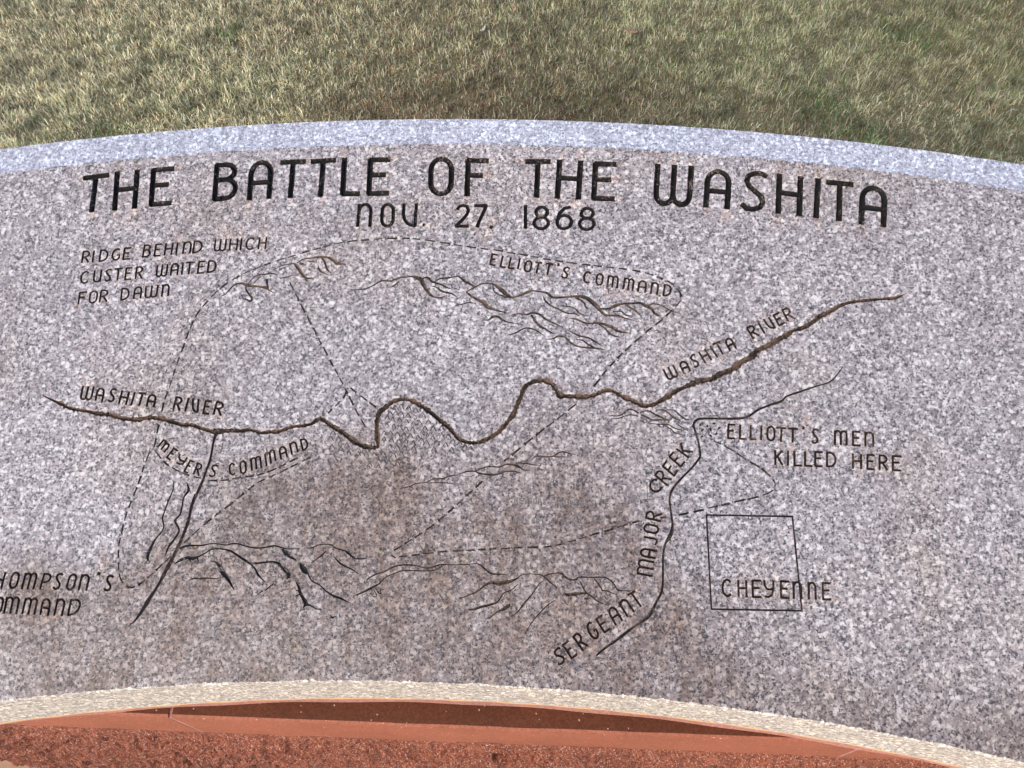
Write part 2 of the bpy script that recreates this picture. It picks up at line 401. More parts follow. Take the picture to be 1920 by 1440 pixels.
frames('word RIVER left', 'E', "R 1272 372 1300 262 1328 380/I 1378 388 1410 270/V 1440 395 1450 278 1490 398/E 1540 408 1565 295 1590 412/R 1635 415 1665 305 1700 425", LW * 1.1)
frames("word MEYER'S", 'E', "M 1135 708 1185 645 1190 757/E 1213 805 1278 722 1245 828/Y 1295 850 1330 778 1360 880/E 1370 930 1425 832 1400 942/R 1455 955 1490 858 1500 965/S 1595 975 1620 875 1645 975", LW * 0.9)
frames('word COMMAND Meyer', 'F', "C 185 1020 180 895 245 1020/O 310 1010 300 875 370 995/M 435 970 422 840 540 940/M 600 920 580 790 700 860/A 765 845 738 725 830 815/N 885 790 860 670 950 765/D 1010 745 980 630 1070 720", LW * 0.95)
mb = [(163, 104), (345, 112), (430, 122), (585, 127), (665, 133), (848, 142)]
row("word ELLIOTT'S men", 'P', mb, (2, -64), "E:163-193 L:218-245 L:268-295 I:318 O:347-380 T:392-432 T:447-485 S:557-585", LW); dot("word ELLIOTT'S men", 'P', 517, 56, 0.003, -0.4, 1.6)
row('word MEN', 'P', mb, (0, -64), "M:665-720 E:750-782 N:808-845", LW)
kb = [(385, 228), (480, 232), (660, 238), (750, 245), (975, 256)]
row('word KILLED', 'P', kb, (0, -66), "K:385-418 I:445 L:475-508 L:525-558 E:573-605 D:628-668", LW)
row('word HERE', 'P', kb, (0, -66), "H:750-788 E:818-850 R:875-910 E:937-975", LW)
row('word CHEYENNE', 'P', [(140, 845), (250, 850), (380, 850), (500, 858), (645, 862)], (-2, -77), "C:138-178 H:213-250 E:280-318 Y:335-378 E:413-450 N:472-508 N:543-575 E:610-645", LW)
frames('word MAJOR', 'I', "M 940 678 825 655 957 568/A 968 535 848 515 980 478/J 975 430 868 412 988 385/O 985 342 875 320 998 284/R 1010 242 895 215 1020 183", LW)
frames('word CREEK', 'H', "C 515 990 455 900 590 935/R 628 910 520 820 665 858/E 690 825 590 740 725 775/E 750 742 650 655 785 700/K 822 662 715 585 858 610", LW)
frames('word SERGEANT', 'I', "S 205 1388 158 1280 255 1350/E 305 1330 235 1225 345 1300/R 395 1268 318 1160 432 1230/G 480 1190 415 1075 525 1150/E 565 1125 500 1020 610 1095/A 655 1065 590 950 705 1030/N 750 1000 680 890 800 962/T 827 933 752 828 880 903", LW)
frames("word THOMPSON'S", 'M', "T -225 360 -170 190 -110 360/H -95 365 -45 190 12 375/O 100 372 145 200 180 375/M 245 385 290 210 375 385/P 450 385 500 215 530 390/S 598 385 640 215 665 385/O 742 390 790 220 820 395/N 885 395 925 225 970 400/S 1170 400 1205 235 1240 405", LW * 1.05)
dot("word THOMPSON'S", 'M', 1112, 212, 0.0042, -0.3, 1.0)
frames('word COMMAND Thompson', 'M', "C -190 645 -150 475 -120 650/O -70 650 -30 480 5 655/M 45 660 80 480 185 660/M 250 665 290 490 385 670/A 455 670 485 495 540 680/N 610 680 650 500 695 685/D 765 680 800 510 880 660", LW * 1.05)
FW = 0.0013
row('faint', 'N', [(940, 512), (1840, 545)], (-2, -42), "C:962-990 H:1030-1052 E:1075-1095 Y:1118-1140 E:1158-1178 N:1195-1218 N:1236-1256 E:1276-1294 M:1395-1428 O:1442-1462 N:1490-1512 U:1524-1542 M:1556-1584 E:1596-1612 N:1622-1640 T:1650-1668 S:1688-1704 I:1722 T:1752-1782 E:1812-1832", FW)
row('faint second', 'N', [(940, 690), (1640, 708)], (-2, -46), "Y:972-1000 O:1030-1060 U:1095-1128 A:1180-1200 R:1222-1244 E:1268-1290 H:1398-1430 E:1472-1494 R:1528-1556 E:1584-1604", FW)
organic('faint second', 'N', "912,565,5 900,590 902,620 915,640\n1680,612,6 1700,640,8 1690,675 1650,686,5", 1.0)

# --- rivers and creeks
organic('river', 'E', "95,248,6 210,300,18 270,325,32 320,355,28 400,375,27 480,385 560,405,30 650,415,35 740,430 820,455 900,462 960,465 1050,448 1160,455 1250,480 1350,512 1430,512,30 1500,535 1580,560,28 1660,580,33 1750,568,29 1850,565", rough=0.34)
organic('river', 'F', "0,522,36 90,525,36 200,520 300,530 390,515 470,530 540,550 620,540 720,535 820,505 900,480 1000,470 1100,450 1160,410,40 1200,388,40 1260,420,42 1310,460,46 1400,510,50 1500,580 1580,640 1660,690,54 1750,710,50 1830,718,46", rough=0.34)
organic('river', 'F', "1835,718,40 1852,690,38 1846,600,45 1840,500,52 1845,400,56 1870,320,58 1910,285,50", rough=0.34)
organic('river', 'G', "688,252,42 700,240,42 760,190,40 820,155,36 900,145,34 960,155,36 1030,190,38 1110,240,40 1180,295 1250,355 1320,410 1370,470,38 1430,525,34 1510,555,32 1600,555,34 1680,525,40 1750,485 1820,430 1890,345 1930,290", rough=0.34)
organic('river', 'V', "960,310,25 985,250,24 1010,190 1035,135 1080,108,22 1140,100,28 1185,120,26 1210,155 1235,185,28 1310,190,26 1380,192,24 1430,180,22 1480,158,20 1525,160,20 1580,190,24 1640,215,26 1690,240,24 1750,238,24 1820,200,26 1900,150,28", rough=0.34)
organic('river', 'A', "205,732,36 300,690,38 360,668,40 440,655,38 500,620 580,590,40 650,535,46 720,500,44 770,450,46 850,415,40 920,370,42 980,340,34 1030,305,28 1100,285,28 1160,250,34 1220,205,36 1290,170,34 1360,130,24 1420,108,22 1500,95,22 1600,85,18 1700,78,18 1760,72,22 1830,45,3", rough=0.34)
organic('left creek', 'E', "1664,580,34 1640,640,20 1620,740,18 1600,840,20 1570,920,20 1530,1030,22 1480,1140,24 1460,1180,24")
organic('left creek', 'O', "467,242,14 445,310,14 430,380,15 405,450,15 375,520,15 340,590,18 300,665,18 265,730,14 225,790,20 195,840,18 150,905,9 115,935,2")
organic('right creek', 'A', "330,950,16 360,940,14 500,940,15 620,940,17 700,925,16 770,880,15 850,845,14 940,815,16 980,780,12 1080,745,14 1200,705,10 1280,680,10 1330,640,9 1385,565,2")
organic('right creek', 'H', "960,312,16 900,322,20 866,360,18 880,420,18 905,500 920,580 925,650,20 895,700,20 840,765,18 780,825 710,900,20 665,970,18 650,1050,16 655,1100,16")
organic('right creek', 'I', "1085,90,15 1095,190,15 1105,270,18 1090,350,30 1045,430,18 1030,540,16 1030,660,17 1022,790,18 975,890,20 930,980,26 880,1030,20 800,1080,18 720,1140,22 650,1195,20 570,1250,18 500,1310,13")
# --- ridges
organic('upper ridge', 'C', """100,440,10 180,440 280,425 360,390,12 450,342,14 560,340 640,312 700,298 800,292,16 850,305,35 900,330,45 915,375,36 950,430,34 1000,490,28 1040,520,16 1110,530 1190,502,5
900,315,14 970,302,20 1010,340,24 1050,360,20 1120,380,16 1190,415,14 1250,435,5
1050,350,12 1110,315,16 1190,308,20 1260,295,12 1320,292,14 1380,335,30 1420,360,26 1500,405,18
1405,465,12 1500,412,14 1560,382,12 1620,368 1690,372,14 1740,392,30 1800,440,42 1850,485,38 1915,530,20
1405,468,14 1450,500,26 1540,555,30 1600,580,42 1640,630,44 1700,655,26 1780,680,18 1880,705,4
1005,398,6 1060,408,12 1140,460,22 1230,480,18 1270,500,12 1325,545,5
1705,380,12 1715,450,14 1770,490,16 1850,520,14 1915,530,10
520,410,4 580,402,14 650,345,18
1275,615,8 1350,605,10 1430,585,12 1520,595,5
1590,780,8 1660,778,14 1700,745,26 1760,740,22 1810,775,24 1860,800,16 1920,812,11 2010,825,3""")
organic('upper ridge', 'B', """275,560,14 290,565,16 350,550 440,512,24 470,505,12 560,515,14 610,530,22 660,565,20 760,562,16 860,555,22 940,560,28 1000,600,36 1060,655,36 1090,690,26 1140,725,22 1240,728,18 1300,750,12 1390,772,4
1080,668,14 1160,665,20 1220,640,30 1290,622,18 1370,618 1440,615,20 1490,640,26 1540,665,26 1570,705,20 1610,735,10
1310,622,20 1350,655 1400,685,18 1460,745,5
1500,645,12 1560,622 1640,640 1720,685,10 1810,712,3
860,565,22 910,590,18 940,620,14 955,660,10 985,672,8
572,555,6 585,590,16 640,640,14 700,665 780,705 850,710,12 895,732,9
725,642,4 810,648,10 860,670,12 900,710 980,732,4
1195,695,5 1270,690,12 1310,722,16 1375,735,8
805,750,5 870,762,14 960,798,16 1060,795,22 1130,810,24 1200,840,28 1250,870,20 1360,888,3
1060,800,10 1120,840,14 1160,880,16 1210,912 1255,920,4
285,722,5 350,712,12 430,718,14 470,702,16 540,720,18 590,760 650,790,14 700,812,12 745,832,4
460,720,16 500,780,22 540,820,18 600,855,14 650,885,12 690,885,4
245,905,6 320,885,12 380,850 430,840 500,858,14 540,885,10 575,905,4
600,942,6 660,935,12 700,915,14 760,920 810,965,16 860,998 940,1015,14 1040,1022 1125,1035,4
795,860,4 850,890,14 900,912 980,930 1040,965 1110,1008,4
860,945,4 920,950,12 970,985,14 1040,1020,10
290,570,10 325,598,4""")
organic('waiting ridge', 'D', """205,615,5 260,595,12 310,545,14 370,485,16 430,458,14 490,462,22 530,475,34 600,488,24 680,495,26 760,510,30 800,540,14 870,575,5
545,460,10 590,410 650,360,12 740,350,14 820,335 900,355,8
520,490,12 525,540,20 570,600,22 600,640,24 570,670,24 530,650,14 475,630,5
770,400,24 775,460,20 790,520,16
620,440,8 690,385,10 740,375,3
870,285,5 960,240,10 1080,220,16 1120,240,32 1160,295,34 1200,355,30 1240,390,24 1320,402,4
1130,215,16 1190,175,12 1280,155,14 1410,140,24 1500,145,24 1570,180,34 1620,215,36 1720,225,4
1430,150,26 1465,200,20 1490,280,22 1530,330,4
1385,240,6 1405,300,24 1450,330,14 1510,355,4
930,400,4 990,385,12 1050,370,10 1080,345,6
920,305,5 970,270,10 1020,255,4
1170,228,8 1190,222,24 1215,218,10
1255,185,8 1300,195,12 1350,190,5""")
organic('creek side ridge', 'O', """353,170,4 348,220,7 325,275,9 305,330,8 293,370,10 300,410,8 285,445 255,480,12 225,540,18 215,575,16 222,595,4
216,588,7 197,612,2
323,268,9 318,290,3
420,180,5 430,220,16 405,260,9 395,310 385,350,11 358,380 370,405,9 380,435,11 355,480,13 325,520,13 305,570,3
430,212,10 441,234,3""", 0.9)
organic('lower left ridge', 'L', """80,135,20 150,112,14 280,108,12 380,92,8 500,105,9 560,92,11 620,98,10 700,122 780,132,12 860,125 930,112,14 990,125,12 1050,140,8 1160,138,5
1005,140,16 1040,180,40 1085,215,25 1130,243,9
1220,130,5 1270,132,8 1330,105 1400,98 1450,105,10 1490,135 1560,155 1600,180,18 1650,220,14 1700,230,12 1775,222,4
35,275,6 90,240,22 150,220,24 200,225,26 250,210,14 300,185,10 370,145 440,140 530,155,14 590,190,16 650,230,20 710,265,24 760,270,16 840,262,14 920,255 980,275,24 1010,310,32 1050,350,34 1072,385,28 1045,405,8
240,215,16 250,265,3
170,232,18 178,258,4
720,275,16 760,320,14 790,375,16 850,440,5
355,248,4 410,262,14 440,300,36 475,360,36 520,420,26 570,505,7
160,425,4 210,405,10 270,410,8 320,402,10 425,410,8
780,552,4 830,515,12
850,518,8 890,480,10 925,455,8
1128,435,6 1155,490,20 1165,530,24 1190,580,24 1215,630,34 1190,672,5
1215,640,22 1260,650,12 1310,680,6 1360,688,3
1165,512,14 1125,515,3
1172,545,14 1120,565,4
1165,265,6 1180,300,40 1210,340,44 1226,368,8
1225,330,8 1250,395,12 1280,435,10 1340,465 1400,520,12 1470,565,16 1530,585,18 1620,632,3
1265,268,4 1330,220,10 1370,190,12 1395,155,5
1470,208,6 1520,265,14 1580,300,12 1640,330,10 1690,365,4
1435,735,5 1455,758,16 1485,748,5""")
organic('lower middle ridge', 'J', """252,360,10 330,308,14 430,275,18 530,225,16 640,208,14 740,215,12 850,240,10 920,228,12 990,205,12 1100,208,10 1250,205,9 1350,195,9 1400,215,12 1460,270,16 1520,298,18 1650,302,7
118,522,4 220,480,20 320,428 380,395,14 440,335,12 530,295,10 600,270 700,265 880,268 960,250 1030,210,6
290,490,6 320,525,8 350,530 348,500 322,455,6
350,450,6 375,490,10 402,500,8
402,500,8 385,460,6 430,455,4""")
organic('lower middle ridge', 'K', """10,465,9 100,432,12 200,385,16 300,310,24 380,295,34 440,305,46 490,295,36 560,278,30 620,250,14 670,212,8 760,205 850,210,10 900,228,14
900,228,14 960,205,12 1030,195,11 1085,195,14 1130,235,20 1180,262,20 1240,262,18 1275,238,14 1400,240,12 1540,240 1600,268 1650,320,14 1690,375 1790,382,6
900,228,14 960,280,16 1045,358,6
1285,280,10 1310,330,14 1350,400,18 1410,440,18 1475,495,16 1575,535,3
1125,405,10 1150,425,30 1220,418,34 1300,408,28 1350,410,20
1325,465,5 1360,465,20 1395,455,10
1430,248,8 1480,310,12 1520,370,14
1515,380,16 1580,385,14 1625,410,8 1680,425,4
1540,432,6 1560,465,10
98,578,10 160,578,24 240,553 330,530 410,500,16 460,430,12 490,400 560,372,10 625,312,3
325,672,6 420,600,14 480,575,34 530,540,32 542,520,6
560,655,4 630,600,12 690,520,18 760,440,14 810,370,12 850,310,8 890,280,3
700,840,4 760,740,10 830,650,12 920,555 960,520,10 1025,480,6""")
organic('middle ridge', 'N', """55,392,6 130,375,8 180,350 270,340 330,312,9 420,305 470,285,10 540,278,4
550,270,5 620,248,10 690,245,12 720,262,10 830,275,16 890,268,12 940,248,14 1020,245,12 1085,262,5
690,245,8 760,215,9 830,205,10 900,208,12 960,185,14 1040,195,14 1080,215,12 1110,235,10 1165,235,3
275,345,3 390,343,8 500,352,4
640,295,3 690,275,7
1040,172,8 1130,178,10 1180,188,9 1255,195,3
1170,145,6 1220,115,10 1300,120 1360,115,12 1400,90,10 1440,78 1490,90,9 1550,102,3
1360,118,6 1400,122,10 1475,122,4""")
organic('creek mouth ridge', 'H', """110,285,4 200,285,10 250,250,8 280,228,12 320,232 370,262,14
120,312,4 180,312,8 220,298 290,278 370,290
385,265,10 410,245 470,245,12 520,275,14 570,295,18 620,320,16 660,328,6
390,275,10 440,295,14 490,322 560,322,12 650,325,6
525,235,6 590,235,12 640,260,14 690,305 750,325,6
590,235,8 690,235,10 730,270,16 790,315,14 830,322,5
385,325,6 430,350,10
470,355,6 560,362,10 640,365 690,395 760,415 800,405,4
600,375,6 660,405,10 700,440 790,465,5
710,350,5 760,390,12 800,405,4""")
organic('faint scratch', 'H', "445,880,4 450,1000 456,1150")
# --- dashed routes
dashes('route outer', "320,1043 283,1078 262,1095 245,1102 230,1092 224,1078 222,1050 223,1025 228,1000 235,970 250,930 262,898 277,855 283,845")
dashes('route outer short', "289,838 297,800 300,790")
dashes('route outer left', "303,772 307,755 311,742 316,730 330,687 355,620 370,588 384,570 398,555 420,535 440,522 463,510 487,500 515,490 555,478 580,470 610,462 640,455 690,449 765,447 830,455 905,466 960,474 1040,488 1130,500 1195,508 1240,522 1264,534")
dashes('route outer', "1270,541 1276,550 1277,562 1262,580 1240,600 1200,632 1150,680 1105,735")
dashes('route outer far', "1080,758 1045,785 990,828 945,865", on=20)
dashes('route lower', "905,902 880,925 830,970 790,1000 735,1034", on=19)
dashes('route lower', "733,1040 742,1046", on=14)
dashes('route lower', "748,1044 820,1035 900,1030 985,1026 1020,1026 1060,1018 1120,1000 1205,975", on=18)
dashes('route lower east', "1238,971 1250,969"); dashes('route lower far', "1272,966 1290,962 1340,950 1395,937 1440,925 1453,912 1450,900 1430,880 1400,862 1365,840 1330,823", on=20)
dashes('route centre', "543,528 558,558 590,620 620,678 640,715 652,738", on=16)
dashes('route centre fork', "654,742 668,770 690,808", on=17); dashes('route centre right', "657,727 680,745 709,766", on=17); dashes('route centre left', "649,734 645,745 630,760 615,775", on=13)
dashes('route Meyer', "291,846 310,868 335,883 360,893 378,897", on=15); dashes('route Meyer', "391,902 411,901 430,899 450,895 475,892 500,885 525,875 558,858", on=17)
dashes('route Meyer second', "345,1018 375,990 410,962 445,935 480,907 510,893 540,878 583,857", on=18)
# --- town square
sq = src('P', [(62, 465), (465, 472), (510, 915), (85, 907)])
for i in range(4): put('town square', [sq[i], sq[(i + 1) % 4]], 0.0021, ends=0.0008)
# --- tepees
tp = """225,450 205,505 275,505 355,570 215,585 300,610 375,640 465,650 540,650 615,655 700,650 795,660 870,650 755,730 840,745 910,700 570,755 655,775 730,800 790,830 860,825
870,200 940,215 1010,235 815,210 765,270 820,265 870,270 935,285 995,300 1085,295 740,310 790,325 855,330 920,345 985,360 1045,360 1130,350 735,380 800,390 855,405 915,415 980,420 1095,410 1175,410 1255,405 1075,440
710,455 770,455 835,465 900,470 960,480 1110,465 1170,500 1255,480 1320,480 1030,495 710,510 780,520 850,530 915,530 985,545 1060,520 1110,545 1210,545 1290,565 1360,530 1425,550 1475,580 1530,600 1350,610 1180,610 765,580 830,585 905,590 990,600"""
for tok in tp.split():
    x, y = (float(t) for t in tok.split(',')); s = random.uniform(.85, 1.15)
    lx, rx, hh = -25 * s + random.uniform(-4, 4), 24 * s + random.uniform(-4, 4), 46 * s
    wd = random.uniform(0.0008, 0.0011)
    y -= 14
    put('tepees', src('G', [(x, y), (x + lx * .55, y + hh * .45), (x + lx, y + hh * .9)]), wd)
    put('tepees', src('G', [(x - 3, y), (x + rx * .5, y + hh * .4), (x + rx, y + hh)]), wd * 1.35)
# --- marks where the men fell
for x, y in ((930, 365), (990, 378), (1050, 355), (945, 415), (1020, 410), (1095, 398), (1070, 448), (940, 475), (1020, 465)):
    an = random.uniform(0, 3.1); r_ = random.uniform(13, 19)
    c_, s_ = math.cos(an) * r_, math.sin(an) * r_
    put('fallen men', src('H', [(x - c_, y - s_), (x + c_, y + s_)]), random.uniform(.0014, .0022))
    put('fallen men', src('H', [(x - s_ * .6, y + c_ * .6), (x + s_ * .6, y - c_ * .6)]), random.uniform(.0012, .0018))

# ------------------------------------------------------------------ granite slab
ANG0, ANG1 = math.radians(-17.0), math.radians(14.0)      # the slab runs on past both sides of the picture
NARC = 640
ph = np.linspace(ANG0, ANG1, NARC)
jit = 0.0007 * np.abs(rng.normal(0, 1, NARC)) + 0.0007 * np.abs(np.sin(ph * 230 + 3 * np.sin(ph * 61))) ** 3 + 0.0004 * np.abs(np.sin(ph * 611)) ** 2
jit2 = 0.0004 * rng.normal(0, 1, NARC)
rin = R1 + jit; rout = R2 + jit2
arc = lambda r: np.stack([r * np.sin(ph), r * np.cos(ph)], 1)

def outline(uv, hw):
    n = len(uv); d = np.zeros_like(uv)
    d[1:-1] = uv[2:] - uv[:-2]; d[0] = uv[1] - uv[0]; d[-1] = uv[-1] - uv[-2]
    d /= np.maximum(np.linalg.norm(d, axis=1), 1e-9)[:, None]
    nn = np.stack([-d[:, 1], d[:, 0]], 1) * hw[:, None]
    return np.vstack([uv + nn, (uv - nn)[::-1]])

V = []; Ed = []; RING = {}
def add_loop(P, closed=True):
    b = len(V); V.extend([Vector((float(x), float(y))) for x, y in P])
    for i in range(len(P) - 1): Ed.append((b + i, b + i + 1))
    if closed: Ed.append((b + len(P) - 1, b))
add_loop(np.vstack([arc(rin), arc(rout)[::-1]]))
# a light scatter of plain points keeps the triangles well shaped
for r in np.linspace(R1 + .02, R2 - .02, 24):
    for p in np.linspace(ANG0 + .004, ANG1 - .004, 64):
        V.append(Vector((r * math.sin(p) + random.uniform(-.004, .004), r * math.cos(p) + random.uniform(-.004, .004))))
for g, uv, hw in STROKES:
    add_loop(outline(uv, hw))
    if len(uv) >= 2:
        ctr = uv.copy()
        ctr[0] = uv[0] + (uv[1] - uv[0]) * min(.45, hw[0] / (np.linalg.norm(uv[1] - uv[0]) + 1e-9))
        ctr[-1] = uv[-1] + (uv[-2] - uv[-1]) * min(.45, hw[-1] / (np.linalg.norm(uv[-2] - uv[-1]) + 1e-9))
        add_loop(ctr, closed=False)
    # plain vertices round the cut end the painted lit, chipped rim a few millimetres out
    if g.startswith(('title', 'date', 'word', 'river')):
        for P in (outline(uv, hw + .0013), outline(uv, hw + .0032)):
            for i in range(len(P)):
                a, b = P[i], P[(i + 1) % len(P)]; m = max(1, int(np.linalg.norm(b - a) / .004))
                for j in range(m):
                    p = a + (b - a) * j / m; key = (round(p[0] / .0022), round(p[1] / .0022))
                    if key not in RING: RING[key] = 1; V.append(Vector((float(p[0]), float(p[1]))))
V0 = Vector((0.0, (R1 + R2) / 2))
ov, oe, of_, *_ = delaunay_2d_cdt([v - V0 for v in V], Ed, [], 0, 2e-6)
ov = [v + V0 for v in ov]
P2 = np.array([(v.x, v.y) for v in ov]); T = np.array([t for t in of_ if len(t) == 3], int)
cen = P2[T].mean(1)
rad = np.hypot(cen[:, 0], cen[:, 1]); pc = np.arctan2(cen[:, 0], cen[:, 1])
keep = (rad > np.interp(pc, ph, rin) - 1e-7) & (rad < np.interp(pc, ph, rout) + 1e-7) & (pc > ANG0) & (pc < ANG1)
T = T[keep]; cen = cen[keep]
groups = sorted({s[0] for s in STROKES}); gi = {g: i for i, g in enumerate(groups)}
DEPTH = {}
for g in groups:
    DEPTH[g] = (.0055) if g.startswith('title') else .0032 if g.startswith('date') else .0022 if g.startswith('word') else .0034 if g in ('river',) else .0006 if g.startswith('faint') else .0018
tg = np.full(len(T), -1)
for g, uv, hw in STROKES:
    m = hw.max() * 1.2
    idx = np.nonzero((cen[:, 0] > uv[:, 0].min() - m) & (cen[:, 0] < uv[:, 0].max() + m) & (cen[:, 1] > uv[:, 1].min() - m) & (cen[:, 1] < uv[:, 1].max() + m))[0]
    if not len(idx): continue
    poly = outline(uv, hw); x, y = cen[idx, 0], cen[idx, 1]
    wn = np.zeros(len(idx), int)                       # winding number: also right where a line folds over itself
    for i in range(len(poly)):
        (x0, y0), (x1, y1) = poly[i], poly[(i + 1) % len(poly)]
        isl = (x1 - x0) * (y - y0) - (x - x0) * (y1 - y0)
        wn += ((y0 <= y) & (y1 > y) & (isl > 0)).astype(int) - ((y0 > y) & (y1 <= y) & (isl < 0)).astype(int)
    hit = idx[wn != 0]
    tg[hit] = gi[g]
nv = len(P2)
el = np.stack([np.linalg.norm(P2[T[:, i]] - P2[T[:, (i + 1) % 3]], axis=1) for i in range(3)], 1).max(1)
0 and print("DBG", len(V), nv, len(T), [(groups[tg[i]], round(float(el[i]), 3), P2[T[i]].round(3).tolist()) for i in np.nonzero((tg >= 0) & (el > .035))[0]][:20])
touch = np.zeros(nv, bool); touch[T[tg < 0].ravel()] = True     # vertices that also belong to the plain face
h = np.zeros(nv)
for g in groups:
    t = T[tg == gi[g]]
    for vtx in np.unique(t): 
        if not touch[vtx]: h[vtx] = min(h[vtx], -DEPTH[g])
P3 = face3d(P2, h)
nrm = np.cross(P3[T[:, 1]] - P3[T[:, 0]], P3[T[:, 2]] - P3[T[:, 0]]) @ N_
T[nrm < 0] = T[nrm < 0][:, ::-1]

slab = empty("stone_map", tuple(float(t) for t in SLAB_AT))
prop(slab, "wide curved grey granite map slab with engraved battle plan, tilted on the red stone plinth", "stone map")
def sub(t):
    u, inv = np.unique(t, return_inverse=True); return P3[u], inv.reshape(t.shape), u
v_, f_, u_ = sub(T[tg < 0])
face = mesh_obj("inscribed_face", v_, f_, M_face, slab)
st = np.zeros(nv)
for g in groups:
    if g.startswith(('title', 'date', 'word', 'river')): st[np.unique(T[tg == gi[g]])] = 1
at = face.data.attributes.new("wear_and_light", 'FLOAT', 'POINT'); at.data.foreach_set('value', st[u_].astype(np.float32))
NAMES = {'river': ("river_groove", M_river, "long winding river line cut broad across the map"),
         'left creek': ("creek_groove", M_line, "creek line running down left from the river"),
         'right creek': ("creek_groove", M_line, "creek line bending down the right half of the map"),
         'upper ridge': ("ridge_carving", M_ridge, None), 'waiting ridge': ("ridge_carving", M_ridge, None),
         'creek side ridge': ("ridge_carving", M_line, None), 'lower left ridge': ("ridge_carving", M_black, None),
         'lower middle ridge': ("ridge_carving", M_ridge, None), 'middle ridge': ("ridge_carving", M_ridge, None),
         'creek mouth ridge': ("ridge_carving", M_ridge, None),
         'town square': ("town_outline", M_line, "thin square outline of the town"),
         'tepees': ("tepee_marks", M_tepee, "cluster of small tepee marks inside the river bend"),
         'fallen men': ("battle_marks", M_line, None), 'faint': ("worn_lettering", M_faint, "faint worn line of lettering"), 'faint second': ("worn_lettering", M_faint, "second faint worn line of lettering"), 'faint scratch': ("scratch", M_faint, None)}
for g in groups:
    t = T[tg == gi[g]]
    if not len(t): continue
    vv, ff, _ = sub(t)
    if g in NAMES: nm, mt, lb = NAMES[g]
    elif g.startswith('route'): nm, mt, lb = "dashed_route", M_dash, None
    elif g.startswith('title'): nm, mt, lb = "heading_word", M_black, "bold black heading word " + g.split()[-1]
    elif g.startswith('date'): nm, mt, lb = "date_lettering", M_black, "date figure reading " + g.split()[-1]
    else: nm, mt, lb = "engraved_word", M_line, "small engraved word " + g.split()[1]
    o = mesh_obj(nm, vv, ff, mt, slab)
    if lb: o["label"] = lb

# front edge (sawn), rim and hidden faces
def skin(rows):
    rows = [np.asarray(r) for r in rows]; n = len(rows[0]); v = np.vstack(rows); f = []
    for k in range(len(rows) - 1):
        b = k * n
        for i in range(n - 1): f.append((b + i, b + i + 1, b + n + i + 1, b + n + i))
    return v, f
drop = np.interp(np.degrees(ph), [-11, 9], [0.097, 0.080])
def down(P, d): Q = P.copy(); Q[:, 2] -= d; return Q
e0 = face3d(arc(rin)); e1 = down(face3d(arc(np.full(NARC, R1 - .0006) + .5 * jit2)), 0.0018 + np.abs(jit2))
e2 = down(face3d(arc(np.full(NARC, R1 - .0008))), drop * 0.5)
e3 = down(face3d(arc(np.full(NARC, R1 - .0008))), drop - 0.003); e4 = down(face3d(arc(np.full(NARC, R1 + .003))), drop)
e5 = down(face3d(arc(np.full(NARC, R1 + .06))), drop + .012)
v, f = skin([e0, e1, e2, e3, e4, e5]); mesh_obj("front_edge", v, f, M_edge, slab)
r0 = face3d(arc(rout)); r1 = face3d(arc(np.full(NARC, R2 + .006))); r1[:, 2] = r0[:, 2] + .0004
r2 = face3d(arc(np.full(NARC, R2 + RIM - .002))); r2[:, 2] = r0[:, 2] + .0135 - .004
r3 = face3d(arc(np.full(NARC, R2 + RIM))); r3[:, 2] = r2[:, 2] - .002
r4 = r3.copy(); r4[:, 2] = LEDGE_Z
r1[:, 2] = r0[:, 2] + .0008
v, f = skin([r0, r1, r2, r3, r4]); mesh_obj("back_rim", v, f, M_rim, slab)
for k, i in ((0, 0), (1, NARC - 1)):
    q = [e4[i], e1[i], e0[i], r0[i], r2[i], r3[i], r4[i]]
    mesh_obj("end_face", q, [tuple(range(7)) if k == 0 else tuple(range(6, -1, -1))], M_edge, slab)
# ochre sealant bead under the front edge
M_seal = NT("sealant"); M_seal = M_seal.set(Base_Color=(0.62, 0.36, 0.16), Roughness=0.6)
rows = []
for k in range(7):
    a = math.radians(-100 + 200 * k / 6)
    rr = .0034 + .0006 * np.sin(ph * 300 + 1) * rng.uniform(.5, 1, NARC)
    P = face3d(arc(R1 + .002 - rr * math.cos(a) * 0.8)); rows.append(down(P, drop + .003 + rr * math.sin(a)))
v, f = skin(rows); mesh_obj("sealant_bead", v, f, M_seal, slab, smooth=True)

# ------------------------------------------------------------------ red granite base
M_ledge = red_stone("red_granite_honed", (0.10, 0.029, 0.009), (0.145, 0.043, 0.015), 0.45, 420.0, 0.15, sparkle=0.003)  # honed red granite, darkened so the ledge's shade sits in its colour
M_strip = red_stone("red_granite_margin", (0.29, 0.082, 0.038), (0.37, 0.115, 0.056), 0.6, 420.0, 0.35, sparkle=0.005)
M_rough = red_stone("red_granite_split", (0.19, 0.050, 0.024), (0.43, 0.132, 0.064), 0.7, 520.0, 1.0, sparkle=0.07)
M_tan = red_stone("red_granite_sawn", (0.36, 0.19, 0.105), (0.44, 0.24, 0.14), 0.6, 420.0, 0.15)
M_mort = red_stone("pink_mortar", (0.40, 0.16, 0.11), (0.50, 0.23, 0.17), 0.85, 300.0, 0.5)
pl, pr = to_level([(170, 1340), (1550, 1392)], LEDGE_Z)
ex = (pr - pl); ex[2] = 0; ex /= np.linalg.norm(ex); ey = np.array([-ex[1], ex[0], 0.0])
def on_front(P):
    """picture point -> (along, height) on the upright front plane of the base"""
    d = rays(P); t = ((pl - EYEV) @ ey) / (d @ ey); X = EYEV + d * t[:, None] - pl
    return np.stack([X @ ex, X[:, 2] + pl[2]], 1)
def fr(s, out, z): return pl + ex * s - ey * out + np.array([0, 0, z - pl[2]])
sj = on_front([(316, 1345), (1606, 1406)])[:, 0]
